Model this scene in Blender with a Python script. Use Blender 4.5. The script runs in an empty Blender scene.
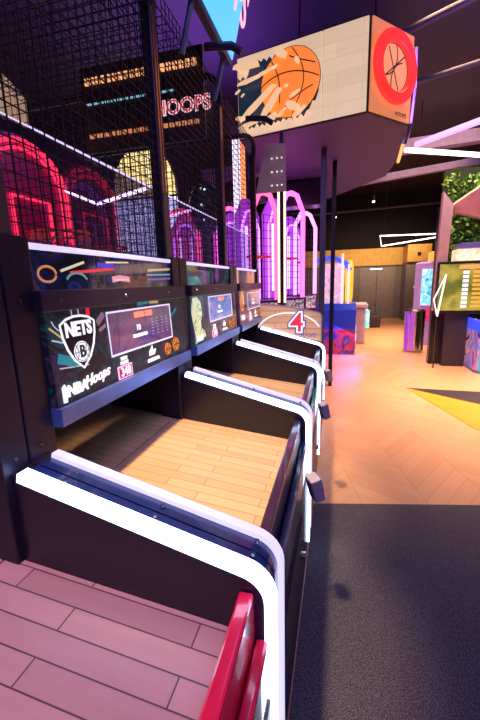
import bpy, bmesh, math, random
from mathutils import Vector, Matrix
random.seed(7)
S = bpy.context.scene
COL = S.collection

# ------------------------------------------------------------------ camera
cd = bpy.data.cameras.new('camera')
cam = bpy.data.objects.new('camera', cd)
COL.objects.link(cam)
F_PX = 366.0
cd.sensor_fit = 'VERTICAL'; cd.sensor_height = 36.0; cd.lens = F_PX / 720 * 36.0
cd.clip_start = 0.02; cd.clip_end = 100
def _n(v): return v.normalized()
Yc = _n(Vector((339-240, 280-360, F_PX)))
Dc = Vector((290-240, 2100-360, F_PX)); Dc = _n(Dc - Yc*(Dc.dot(Yc)))
Zc = -Dc
Xc = _n(Yc.cross(Zc))
if Xc.x < 0: Xc = -Xc
# world axes expressed in the camera's (right, down, forward)
cam.matrix_world = Matrix(((Xc.x, -Xc.y, -Xc.z, 0.12), (Yc.x, -Yc.y, -Yc.z, 0.0), (Zc.x, -Zc.y, -Zc.z, 1.43), (0, 0, 0, 1)))
S.camera = cam

# ------------------------------------------------------------------ world, exposure, lights
w = bpy.data.worlds.new('world'); S.world = w; w.use_nodes = True
w.node_tree.nodes['Background'].inputs[0].default_value = (0.13, 0.06, 0.30, 1)
w.node_tree.nodes['Background'].inputs[1].default_value = 0.06
S.view_settings.view_transform = 'Standard'; S.view_settings.look = 'None'
S.view_settings.gamma = 1; S.view_settings.use_curve_mapping = False
S.view_settings.exposure = 0.35

def area(name, loc, target, size, power, color, sizey=None, spread=180):
    l = bpy.data.lights.new(name, 'AREA'); l.energy = power; l.color = color; l.size = size
    if sizey: l.shape = 'RECTANGLE'; l.size_y = sizey
    l.spread = math.radians(spread)
    o = bpy.data.objects.new(name, l); COL.objects.link(o); o.location = loc
    o.rotation_euler = (Vector(target)-Vector(loc)).to_track_quat('-Z', 'Y').to_euler()
    return o
area('hall_light', (2.1, 4.6, 4.2), (1.9, 4.7, 0), 1.4, 122, (1.0, 0.60, 0.36), 2.4, 75)
area('hall_light', (1.7, 9.0, 4.2), (1.7, 9.0, 0), 1.6, 150, (1.0, 0.60, 0.36), 4.0, 80)
area('carpet_fill', (1.6, 1.2, 4.1), (1.1, 1.1, 0), 1.5, 22, (0.52, 0.55, 1.0), 1.5)  # added bluish fill that lifts the carpet, no fixture
area('wall_washer', (1.3, 12.4, 2.9), (1.2, 14.5, 1.7), 3.0, 30, (1.0, 0.68, 0.35), 0.4, 110)
area('ceiling_fill', (1.8, 3.5, 3.1), (2.0, 4.5, 4.4), 1.2, 34, (0.42, 0.16, 1.0), 1.2)  # added purple fill to tint the ceiling, unseen from below
area('ceiling_fill', (-1.6, 5.0, 3.3), (-1.6, 4.6, 4.4), 1.0, 42, (0.40, 0.12, 1.0), 1.6)  # second added ceiling fill, over the left side, no fixture
area('row_fill', (0.6, -0.9, 3.5), (-0.7, 1.0, 0.9), 0.6, 27, (0.55, 0.30, 1.0), 0.6)  # added purple fill to tint the machine row, no fixture

# ------------------------------------------------------------------ materials
MATS = {}
def new_mat(name):
    m = bpy.data.materials.new(name); m.use_nodes = True
    nt = m.node_tree; b = nt.nodes['Principled BSDF']
    return m, nt, b
def mat(name, col, rough=0.5, metal=0.0, emis=None, es=0.0, bump=0.0, coat=0.0, var=0.12):
    """plain procedural surface: small noise variation in colour and roughness"""
    if name in MATS: return MATS[name]
    m, nt, b = new_mat(name); N = nt.nodes; L = nt.links
    tc = N.new('ShaderNodeTexCoord'); no = N.new('ShaderNodeTexNoise'); no.inputs['Scale'].default_value = 9; no.inputs['Detail'].default_value = 3
    L.new(tc.outputs['Object'], no.inputs['Vector'])
    cr = N.new('ShaderNodeValToRGB'); e = cr.color_ramp.elements
    e[0].position = .3; e[1].position = .7
    e[0].color = (*[c*(1-var) for c in col], 1); e[1].color = (*[min(1, c*(1+var)) for c in col], 1)
    L.new(no.outputs['Fac'], cr.inputs[0]); L.new(cr.outputs[0], b.inputs['Base Color'])
    b.inputs['Roughness'].default_value = rough; b.inputs['Metallic'].default_value = metal
    b.inputs['Coat Weight'].default_value = coat
    if emis:
        b.inputs['Emission Color'].default_value = (*emis, 1); b.inputs['Emission Strength'].default_value = es
    if bump:
        bp = N.new('ShaderNodeBump'); bp.inputs['Strength'].default_value = bump
        n2 = N.new('ShaderNodeTexNoise'); n2.inputs['Scale'].default_value = 220
        L.new(tc.outputs['Object'], n2.inputs['Vector']); L.new(n2.outputs['Fac'], bp.inputs['Height']); L.new(bp.outputs[0], b.inputs['Normal'])
    MATS[name] = m; return m
def glow(name, col, s): return mat(name, tuple(c*0.5 for c in col), 0.4, emis=col, es=s)

def math_node(nt, op, a, b=None):
    n = nt.nodes.new('ShaderNodeMath'); n.operation = op
    for i, v in enumerate((a, b)):
        if v is None: continue
        if isinstance(v, (int, float)): n.inputs[i].default_value = v
        else: nt.links.new(v, n.inputs[i])
    return n.outputs[0]

def plank_mat(name, c1, c2, mortar, length, width, axis='x', rough=0.35, emis=0.0, msize=0.003):
    m, nt, b = new_mat(name); N = nt.nodes; L = nt.links
    tc = N.new('ShaderNodeTexCoord'); mp = N.new('ShaderNodeMapping')
    if axis == 'z': mp.inputs['Rotation'].default_value = (math.pi/2, 0, 0)
    L.new(tc.outputs['Object'], mp.inputs[0])
    br = N.new('ShaderNodeTexBrick'); L.new(mp.outputs[0], br.inputs['Vector'])
    br.inputs['Scale'].default_value = 1; br.inputs['Brick Width'].default_value = length; br.inputs['Row Height'].default_value = width
    br.inputs['Mortar Size'].default_value = msize; br.inputs['Color1'].default_value = (*c1, 1); br.inputs['Color2'].default_value = (*c2, 1)
    br.inputs['Mortar'].default_value = (*mortar, 1); br.offset = 0.37; br.offset_frequency = 2
    st = N.new('ShaderNodeMapping'); st.inputs['Scale'].default_value = (2.5, 26, 26); L.new(mp.outputs[0], st.inputs[0])
    no = N.new('ShaderNodeTexNoise'); no.inputs['Scale'].default_value = 1.5; no.inputs['Detail'].default_value = 5; L.new(st.outputs[0], no.inputs['Vector'])
    mx = N.new('ShaderNodeMix'); mx.data_type = 'RGBA'; mx.blend_type = 'MULTIPLY'; mx.inputs[0].default_value = 0.35
    L.new(br.outputs['Color'], mx.inputs[6]); L.new(no.outputs['Color'], mx.inputs[7]); 
    cr = N.new('ShaderNodeValToRGB'); cr.color_ramp.elements[0].color = (.55, .5, .45, 1); cr.color_ramp.elements[1].color = (1, 1, 1, 1)
    L.new(no.outputs['Fac'], cr.inputs[0]); L.new(cr.outputs[0], mx.inputs[7])
    L.new(mx.outputs[2], b.inputs['Base Color']); b.inputs['Roughness'].default_value = rough
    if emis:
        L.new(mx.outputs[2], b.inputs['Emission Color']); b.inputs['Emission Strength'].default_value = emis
    bp = N.new('ShaderNodeBump'); bp.inputs['Strength'].default_value = 0.25; bp.inputs['Distance'].default_value = 0.002
    L.new(br.outputs['Fac'], bp.inputs['Height']); bp.invert = True; L.new(bp.outputs[0], b.inputs['Normal'])
    return m

def herringbone_mat():
    m, nt, b = new_mat('herringbone_wood'); N = nt.nodes; L = nt.links
    tc = N.new('ShaderNodeTexCoord'); mp = N.new('ShaderNodeMapping'); mp.inputs['Rotation'].default_value = (0, 0, math.radians(-14))
    L.new(tc.outputs['Object'], mp.inputs[0]); sp = N.new('ShaderNodeSeparateXYZ'); L.new(mp.outputs[0], sp.inputs[0])
    W = 0.42
    pp = math_node(nt, 'PINGPONG', sp.outputs[0], W)
    v = math_node(nt, 'ADD', sp.outputs[1], pp)
    col = math_node(nt, 'FLOOR', math_node(nt, 'DIVIDE', sp.outputs[0], W))
    vr = math_node(nt, 'DIVIDE', v, 0.15); row = math_node(nt, 'FLOOR', vr); fr = math_node(nt, 'FRACT', vr)
    cb = N.new('ShaderNodeCombineXYZ'); L.new(row, cb.inputs[0]); L.new(col, cb.inputs[1])
    wn = N.new('ShaderNodeTexWhiteNoise'); wn.noise_dimensions = '2D'; L.new(cb.outputs[0], wn.inputs['Vector'])
    cr = N.new('ShaderNodeValToRGB'); cr.color_ramp.elements[0].color = (.64, .36, .20, 1); cr.color_ramp.elements[1].color = (.72, .42, .24, 1)
    L.new(wn.outputs['Value'], cr.inputs[0])
    seam = math_node(nt, 'LESS_THAN', fr, 0.05)
    xf = math_node(nt, 'FRACT', math_node(nt, 'DIVIDE', sp.outputs[0], W)); seam2 = math_node(nt, 'LESS_THAN', xf, 0.015)
    sm = math_node(nt, 'MULTIPLY', math_node(nt, 'MAXIMUM', seam, seam2), 0.3)
    mx = N.new('ShaderNodeMix'); mx.data_type = 'RGBA'; L.new(sm, mx.inputs[0]); L.new(cr.outputs[0], mx.inputs[6]); mx.inputs[7].default_value = (.22, .11, .06, 1)
    L.new(mx.outputs[2], b.inputs['Base Color']); b.inputs['Roughness'].default_value = 0.33
    return m

def carpet_mat():
    m, nt, b = new_mat('speckled_carpet'); N = nt.nodes; L = nt.links
    tc = N.new('ShaderNodeTexCoord')
    n1 = N.new('ShaderNodeTexNoise'); n1.inputs['Scale'].default_value = 260; n1.inputs['Detail'].default_value = 2
    n2 = N.new('ShaderNodeTexVoronoi'); n2.inputs['Scale'].default_value = 150
    for n in (n1, n2): L.new(tc.outputs['Object'], n.inputs['Vector'])
    cr = N.new('ShaderNodeValToRGB'); cr.color_ramp.elements[0].position = .42; cr.color_ramp.elements[1].position = .72
    cr.color_ramp.elements[0].color = (.022, .019, .030, 1); cr.color_ramp.elements[1].color = (.19, .17, .23, 1)
    L.new(n1.outputs['Fac'], cr.inputs[0]); L.new(cr.outputs[0], b.inputs['Base Color'])
    b.inputs['Roughness'].default_value = 0.75
    bp = N.new('ShaderNodeBump'); bp.inputs['Strength'].default_value = .5; bp.inputs['Distance'].default_value = .003
    L.new(n2.outputs['Distance'], bp.inputs['Height']); L.new(bp.outputs[0], b.inputs['Normal'])
    return m

def blotch_mat(name, cols, scale=6, emis=0.3, rough=0.15, distort=2.0, coat=0.5):
    """swirling coloured patches for printed artwork and painted header glass reflections"""
    m, nt, b = new_mat(name); N = nt.nodes; L = nt.links
    tc = N.new('ShaderNodeTexCoord'); no = N.new('ShaderNodeTexNoise'); no.inputs['Scale'].default_value = scale
    no.inputs['Detail'].default_value = 3; no.inputs['Distortion'].default_value = distort
    L.new(tc.outputs['Object'], no.inputs['Vector'])
    cr = N.new('ShaderNodeValToRGB'); cr.color_ramp.interpolation = 'LINEAR'
    els = cr.color_ramp.elements
    while len(els) < len(cols): els.new(0.5)
    for i, c in enumerate(cols):
        els[i].position = 0.28 + 0.44*i/(len(cols)-1); els[i].color = (*c, 1)
    L.new(no.outputs['Fac'], cr.inputs[0]); L.new(cr.outputs[0], b.inputs['Base Color'])
    L.new(cr.outputs[0], b.inputs['Emission Color']); b.inputs['Emission Strength'].default_value = emis
    b.inputs['Roughness'].default_value = rough; b.inputs['Coat Weight'].default_value = coat
    return m

def glass_mat(name, tint, refl=0.1, haze=0.04):
    m, nt, b = new_mat(name); N = nt.nodes; L = nt.links
    N.remove(b); out = N['Material Output']
    tr = N.new('ShaderNodeBsdfTransparent'); tr.inputs[0].default_value = (.86, .84, .92, 1)
    gl = N.new('ShaderNodeBsdfGlossy'); gl.inputs[0].default_value = (*tint, 1); gl.inputs['Roughness'].default_value = 0.02
    df = N.new('ShaderNodeBsdfDiffuse'); df.inputs[0].default_value = (*tint, 1)
    m1 = N.new('ShaderNodeMixShader'); m1.inputs[0].default_value = refl; L.new(tr.outputs[0], m1.inputs[1]); L.new(gl.outputs[0], m1.inputs[2])
    m2 = N.new('ShaderNodeMixShader'); m2.inputs[0].default_value = haze; L.new(m1.outputs[0], m2.inputs[1]); L.new(df.outputs[0], m2.inputs[2])
    L.new(m2.outputs[0], out.inputs[0]); return m

black = mat('black_laminate', (.010, .007, .022), .38, coat=.15)
blackm = mat('black_painted_steel', (.020, .014, .036), .38, .3)
dgrey = mat('dark_grey_steel', (.045, .032, .075), .38, .5)
cage_m = mat('black_wire', (.008, .007, .018), .5, .2)
chrome = mat('brushed_chrome', (.55, .55, .62), .22, 1.0)
led = glow('white_led', (.55, .68, 1.0), 4.2)
led_soft = glow('soft_lilac_led', (.66, .60, 1.0), .85)
led_far = glow('warm_white_led', (1.0, .88, .80), 3.5)
edge_highlight = glow('lilac_edge_highlight', (.72, .60, 1.0), .9)  # highlight along the acrylic pane edge, made as glow
bolt_m = mat('dark_bolt_metal', (.12, .13, .2), .3, .9)
FIELD = plank_mat('maple_planks', (.80, .56, .33), (.68, .44, .24), (.36, .20, .09), .36, .050, msize=.0016)
FIELD0 = plank_mat('rose_maple_planks', (.56, .38, .33), (.46, .30, .26), (.10, .06, .06), .46, .060, msize=.0018)
white_p = glow('white_print', (.92, .94, 1.0), .75)

# ------------------------------------------------------------------ mesh helpers
def link(name, bm, m, parent=None, mw=None, smooth=False):
    me = bpy.data.meshes.new(name)
    bmesh.ops.recalc_face_normals(bm, faces=bm.faces)
    bm.to_mesh(me); bm.free()
    if mw is not None: me.transform(mw)
    if smooth:
        for p in me.polygons: p.use_smooth = True
    o = bpy.data.objects.new(name, me); COL.objects.link(o)
    if isinstance(m, (list, tuple)):
        for q in m: me.materials.append(q)
    else: me.materials.append(m)
    if parent: o.parent = parent
    return o
def tag(o, label, cat, group=None, kind=None):
    if label: o['label'] = label
    if cat: o['category'] = cat
    if group: o['group'] = group
    if kind: o['kind'] = kind
    return o
def empty(name, loc, label, cat, group=None, rz=0):
    o = bpy.data.objects.new(name, None); COL.objects.link(o); o.location = loc; o.rotation_euler = (0, 0, rz)
    o.empty_display_size = .1
    return tag(o, label, cat, group)
def struct(name, bm, m):
    o = link(name, bm, m); o['kind'] = 'structure'; return o
def NB(): return bmesh.new()
def bx(bm, x0, x1, y0, y1, z0, z1, bev=0.0, mi=0):
    r = bmesh.ops.create_cube(bm, size=1)
    bmesh.ops.scale(bm, vec=(abs(x1-x0), abs(y1-y0), abs(z1-z0)), verts=r['verts'])
    bmesh.ops.translate(bm, vec=((x0+x1)/2, (y0+y1)/2, (z0+z1)/2), verts=r['verts'])
    if bev:
        ed = list({e for v in r['verts'] for e in v.link_edges})
        bmesh.ops.bevel(bm, geom=ed, offset=bev, segments=2, affect='EDGES', profile=.5)
    if mi:
        for v in r['verts']:
            if v.is_valid:
                for f in v.link_faces: f.material_index = mi
def poly_ext(bm, pts, d):
    """pts: list of 3D points of a planar outline, d: extrusion vector"""
    vs = [bm.verts.new(p) for p in pts]; ws = [bm.verts.new(Vector(p)+Vector(d)) for p in pts]
    n = len(pts)
    bm.faces.new(vs); bm.faces.new(ws[::-1])
    for i in range(n): bm.faces.new((vs[i], ws[i], ws[(i+1) % n], vs[(i+1) % n]))
def flat_poly(bm, pts2, h=.002, z0=0):
    poly_ext(bm, [(a, b, z0) for a, b in pts2], (0, 0, h))
def tube(bm, pts, r, seg=8, closed=False):
    pts = [Vector(p) for p in pts]; n = len(pts); rings = []
    for i, p in enumerate(pts):
        if closed: t = (pts[(i+1) % n]-pts[i-1]).normalized()
        else: t = (pts[min(i+1, n-1)]-pts[max(i-1, 0)]).normalized()
        if i == 0:
            u = t.orthogonal().normalized()
        else:
            u = (u - t*u.dot(t)).normalized()
        v = t.cross(u)
        rings.append([bm.verts.new(p+(u*math.cos(2*math.pi*k/seg)+v*math.sin(2*math.pi*k/seg))*r) for k in range(seg)])
    m = n if closed else n-1
    for i in range(m):
        a, b = rings[i], rings[(i+1) % n]
        for k in range(seg): bm.faces.new((a[k], a[(k+1) % seg], b[(k+1) % seg], b[k]))
    if not closed:
        bm.faces.new(rings[0][::-1]); bm.faces.new(rings[-1])
def ribbon(bm, pts2, w, h=.002, z0=0.0, closed=False):
    """a stroke of width w along 2-D points, raised by h"""
    P = [Vector(p) for p in pts2]; n = len(P); Lf = []; Rt = []
    for i in range(n):
        if closed: t = P[(i+1) % n]-P[i-1]
        else: t = P[min(i+1, n-1)]-P[max(i-1, 0)]
        t.normalize(); nn = Vector((-t.y, t.x))*w/2
        Lf.append(P[i]+nn); Rt.append(P[i]-nn)
    V = [[bm.verts.new((q.x, q.y, z)) for q in side] for side in (Lf, Rt) for z in (z0, z0+h)]
    lb, lt, rb, rt = V
    m = n if closed else n-1
    for i in range(m):
        j = (i+1) % n
        bm.faces.new((lt[i], rt[i], rt[j], lt[j])); bm.faces.new((lb[j], rb[j], rb[i], lb[i]))
        bm.faces.new((lb[i], lt[i], lt[j], lb[j])); bm.faces.new((rt[i], rb[i], rb[j], rt[j]))
def ell(cx, cy, rx, ry, n=32, a0=0, a1=2*math.pi, end=False):
    k = n if not end else n-1
    return [(cx+rx*math.cos(a0+(a1-a0)*i/k), cy+ry*math.sin(a0+(a1-a0)*i/k)) for i in range(n)]
def frame(o, ux, uy):
    ux = Vector(ux).normalized(); uy = Vector(uy); uy = (uy-ux*uy.dot(ux)).normalized(); uz = ux.cross(uy)
    return Matrix(((ux.x, uy.x, uz.x, o[0]), (ux.y, uy.y, uz.y, o[1]), (ux.z, uy.z, uz.z, o[2]), (0, 0, 0, 1)))
def text(name, s, size, mw, m, parent=None, ext=.0015, shear=0, bold=.0, ax='CENTER', sx=1.0, space=1.0):
    c = bpy.data.curves.new('lettering', 'FONT'); c.body = s; c.size = size; c.extrude = ext; c.shear = shear; c.offset = bold
    c.align_x = ax; c.align_y = 'CENTER'; c.space_character = space; c.resolution_u = 3
    t = bpy.data.objects.new('lettering', c); COL.objects.link(t)
    bpy.context.view_layer.update()
    me = bpy.data.meshes.new_from_object(t.evaluated_get(bpy.context.evaluated_depsgraph_get()))
    bpy.data.objects.remove(t); bpy.data.curves.remove(c)
    me.name = name
    me.transform(mw @ Matrix.Diagonal((sx, 1, 1, 1)))
    me.materials.clear(); me.materials.append(m)
    o = bpy.data.objects.new(name, me); COL.objects.link(o)
    if parent: o.parent = parent
    return o
def wire_grid(bm, mw, x0, x1, y0, y1, step, r, clip=None):
    """grid of thin wires in the local xy plane of mw"""
    def seg(a, b):
        a = Vector((*a, 0)); b = Vector((*b, 0)); t = (b-a).normalized(); u = Vector((-t.y, t.x, 0))*r; k = Vector((0, 0, r))
        ra = [bm.verts.new(mw @ (a+q)) for q in (u+k, -u+k, -u-k, u-k)]; rb = [bm.verts.new(mw @ (b+q)) for q in (u+k, -u+k, -u-k, u-k)]
        for i in range(4): bm.faces.new((ra[i], ra[(i+1) % 4], rb[(i+1) % 4], rb[i]))
    n = int(round((x1-x0)/step))
    for i in range(n+1):
        x = x0+(x1-x0)*i/n; ya = y0 if clip is None else max(y0, clip(x))
        if ya < y1-.01: seg((x, ya), (x, y1))
    n = int(round((y1-y0)/step))
    for i in range(n+1):
        y = y0+(y1-y0)*i/n; xa, xb = x0, x1
        if clip is not None:
            ks = [x0+(x1-x0)*j/60 for j in range(61)]; ok = [x for x in ks if clip(x) <= y]
            if not ok: continue
            xa, xb = min(ok), max(ok)
        if xb-xa > .02: seg((xa, y), (xb, y))

# ------------------------------------------------------------------ the hall
bm = NB(); bx(bm, -6, 7, -5, 15, -.12, 0); fl = struct('floor', bm, herringbone_mat())
bm = NB()
poly_ext(bm, [(-.003, -4.6, .001), (4.6, -4.6, .001), (4.6, 3.12, .001), (1.05, 2.40, .001), (-.003, 2.19, .001)], (0, 0, .006))
tag(link('carpet', bm, carpet_mat()), 'dark speckled grey carpet in front of the nearest basketball games', 'carpet')
bm = NB(); poly_ext(bm, [(1.01, 5.08, .0012), (1.70, 4.51, .0012), (2.6, 3.77, .0012), (2.6, 1.9, .0012), (2.2, 2.35, .0012), (1.39, 3.70, .0012), (1.10, 4.55, .0012)][:3]+[(2.6, 3.0, .0012), (1.42, 3.72, .0012), (1.19, 4.50, .0012)], (0, 0, .004))
tag(link('floor_inlay', bm, mat('yellow_vinyl', (.85, .34, .03), .4)), 'yellow pointed inlay in the herringbone wood floor', 'floor marking')
bm = NB(); poly_ext(bm, [(1.01, 5.08, .0012), (1.72, 4.515, .0012), (2.6, 3.81, .0012), (3.4, 4.3, .0012), (1.87, 5.04, .0012)], (0, 0, .0035))
tag(link('floor_inlay', bm, mat('charcoal_vinyl', (.035, .03, .04), .45)), 'black pointed inlay beside the yellow one in the wood floor', 'floor marking')
bm = NB(); bx(bm, -6, 7, -5, 15, 4.4, 4.52); struct('ceiling', bm, mat('dark_ceiling', (.03, .02, .045), .7))
wallm = mat('dark_wall_paint', (.03, .024, .045), .7)
bm = NB(); bx(bm, -6.1, -6, -5, 15, 0, 4.4); struct('wall_left', bm, wallm)
bm = NB(); bx(bm, 7, 7.1, -5, 15, 0, 4.4); struct('wall_right', bm, wallm)
bm = NB(); bx(bm, -6, 7, -5.1, -5, 0, 4.4); struct('wall_near', bm, wallm)
bm = NB(); bx(bm, -6, 7, 14.6, 14.72, 0, 4.4); struct('wall_back', bm, mat('black_back_wall', (.006, .004, .010), .9))
bm = NB(); bx(bm, -2.5, 2.28, 14.5, 14.6, 0, 1.9); struct('trim_1', bm, mat('grey_panelled_wall', (.17, .15, .185), .6))
bm = NB(); bx(bm, -2.5, 2.28, 14.42, 14.6, 1.9, 2.5); struct('trim_2', bm, mat('ochre_fascia', (.60, .36, .10), .6))
bm = NB(); bx(bm, 2.28, 3.05, 13.6, 14.6, 0, 1.95); struct('trim_3', bm, mat('grey_panelled_wall', (.2, .165, .175)))
bm = NB(); bx(bm, 2.28, 3.0, 13.5, 14.6, 1.95, 2.5); struct('trim_4', bm, mat('ochre_fascia_side', (.56, .32, .10), .6))
bm = NB(); bx(bm, .85, 2.05, 14.46, 14.52, 0, 1.84); d = struct('door_1', bm, mat('grey_door', (.215, .19, .225), .5))
bm = NB(); bx(bm, 1.20, 1.62, 14.42, 14.46, 1.76, 1.80); link('exit_strip', bm, glow('door_light', (1, .95, .9), 1.2), d)  # lit exit strip at the top of the door
bm = NB(); bx(bm, 1.44, 1.455, 14.45, 14.46, 0.0, 1.84); link('door_gap', bm, black, d)
bm = NB(); bx(bm, 2.55, 2.62, 13.58, 13.6, 1.10, 1.17); tag(link('wall_switch', bm, white_p), 'small white switch on the grey wall corner right of the door', 'switch')
bm = NB(); bx(bm, 2.58, 2.68, 13.46, 13.5, 2.15, 2.25, .01); tag(link('wall_sensor', bm, black), 'small dark sensor on the ochre band at the wall corner', 'sensor')

# ceiling beams and pipes (stand below the ceiling)
beam_m = mat('purple_painted_beam', (.30, .22, .42), .6)
def beam(a, b, r, m, name, label, cat, sq=True):
    bm = NB(); tube(bm, [a, b], r, 4 if sq else 10)
    return tag(link(name, bm, m), label, cat)
beam((-2.3, 6.75, 3.30), (3.2, 7.9, 3.85), .14, beam_m, 'ceiling_beam', 'wide lilac beam crossing behind the hanging sign box', 'beam')
beam((-2.3, 8.3, 3.10), (3.4, 9.0, 3.75), .09, beam_m, 'ceiling_beam', 'thinner lilac beam running under the wide one behind the sign', 'beam')
beam((.5, 5.0, 4.0), (4.5, 2.8, 4.1), .035, mat('dark_conduit', (.05, .04, .07), .5), 'ceiling_pipe', 'thin dark pipe under the purple ceiling, right of the wooden sign', 'pipe', False)
beam((.5, 6.0, 3.9), (5.0, 4.4, 4.0), .03, mat('dark_conduit', (.05, .04, .07), .5), 'ceiling_pipe', 'second thin dark pipe under the ceiling beyond the first', 'pipe', False)
beam((-1.0, 11.5, 3.3), (5.0, 12.5, 3.6), .035, mat('dark_conduit', (.05, .04, .07), .5), 'ceiling_pipe', 'far dark pipe above the triangular light loop', 'pipe', False)

# ------------------------------------------------------------------ basketball game machine
NEAR_Y = .735; PITCHES = (.98, 1.06, 1.02, .95); START = (-.245, .735, 1.795, 2.815)
def strip_profile(t0, t1):
    """outline of the side wall's top and front edge, offset inward by t0..t1, in (x, z)"""
    path = [(-.645, .975)]
    c = (-.085, .735); r = .085
    n0 = math.radians(76)
    top = (c[0]+r*math.cos(n0), c[1]+r*math.sin(n0))
    path.append(top)
    for i in range(1, 9):
        a = n0*(1-i/8); path.append((c[0]+r*math.cos(a), c[1]+r*math.sin(a)))
    path += [(0, .60), (0, .40), (0, .08)]
    P = [Vector(p) for p in path]; out = []
    for t in (t0, t1):
        row = []
        for i, p in enumerate(P):
            tg = (P[min(i+1, len(P)-1)]-P[max(i-1, 0)]).normalized(); nn = Vector((tg.y, -tg.x))
            row.append(p+nn*t)
        out.append(row)
    return out
def side_wall(y0, y1):
    bm = NB()
    pts = [(x, y0, z) for x, z in strip_profile(.012, .012)[0]]
    pts[0] = (-.69, y0, .972)
    pts += [(-.012, y0, .0), (-2.6, y0, 0), (-2.6, y0, 1.55), (-.75, y0, 1.55), (-.75, y0, .985)]
    poly_ext(bm, pts, (0, y1-y0, 0)); return bm
def led_strip(y0, y1, t0=-.004, t1=.020):
    bm = NB(); a, b = strip_profile(t0, t1)
    n = len(a)
    q = [[bm.verts.new((p.x, y, p.y)) for p in row] for row in (a, b) for y in (y0, y1)]
    a0, a1, b0, b1 = q
    for i in range(n-1):
        bm.faces.new((a0[i], a1[i], a1[i+1], a0[i+1])); bm.faces.new((b0[i], b0[i+1], b1[i+1], b1[i]))
        bm.faces.new((a0[i], a0[i+1], b0[i+1], b0[i])); bm.faces.new((a1[i], b1[i], b1[i+1], a1[i+1]))
    bm.faces.new((a0[0], b0[0], b1[0], a1[0])); bm.faces.new((a0[-1], a1[-1], b1[-1], b0[-1]))
    return bm
def field_z(x): return .635-.125*x
def add_ball_icon(p, mw, r, m1=None):
    bm = NB(); flat_poly(bm, ell(0, 0, r, r, 24), .004); o = link('ball_button', bm, m1 or glow('orange_button', (1, .32, .04), .55), p, mw)
    bm = NB(); ribbon(bm, ell(0, 0, r*.96, r*.96, 24), r*.10, .001, .0042, True)
    ribbon(bm, [(0, -r), (0, r)], r*.12, .001, .0042); ribbon(bm, [(-r, 0), (r, 0)], r*.12, .001, .0042)
    for s in (-1, 1): ribbon(bm, ell(s*r*1.15, 0, r*.75, r*.75, 9, (math.pi*.70 if s > 0 else -math.pi*.30), (math.pi*1.30 if s > 0 else math.pi*.30), True), r*.1, .001, .0042)
    link('seam_lines', bm, mat('seam_black', (.05, .015, .01), .5), o, mw)
    return o

def card_reader(p, y):
    mw = Matrix.Translation((.045, y, .56)) @ Matrix.Rotation(math.radians(28), 4, 'Z') @ Matrix.Rotation(math.radians(-14), 4, 'Y') @ Matrix.Scale(.86, 4)
    bm = NB(); bx(bm, -.03, .028, -.042, .042, -.062, .062, .008)
    o = link('card_reader', bm, mat('grey_plastic', (.42, .38, .50), .35), p, mw); o['label'] = 'grey card reader jutting from the front panel'
    bm = NB(); bx(bm, .028, .031, -.032, .032, -.028, .050, .002); link('reader_screen', bm, mat('reader_glass', (.04, .02, .05), .15), o, mw)
    bm = NB(); bx(bm, .024, .034, -.034, .034, -.056, -.036, .002); link('card_slot', bm, glow('pink_slot', (1, .12, .35), .7), o, mw)
    bm = NB(); bx(bm, -.05, -.02, y-.02, y+.02, .53, .59); 
    return o

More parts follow.
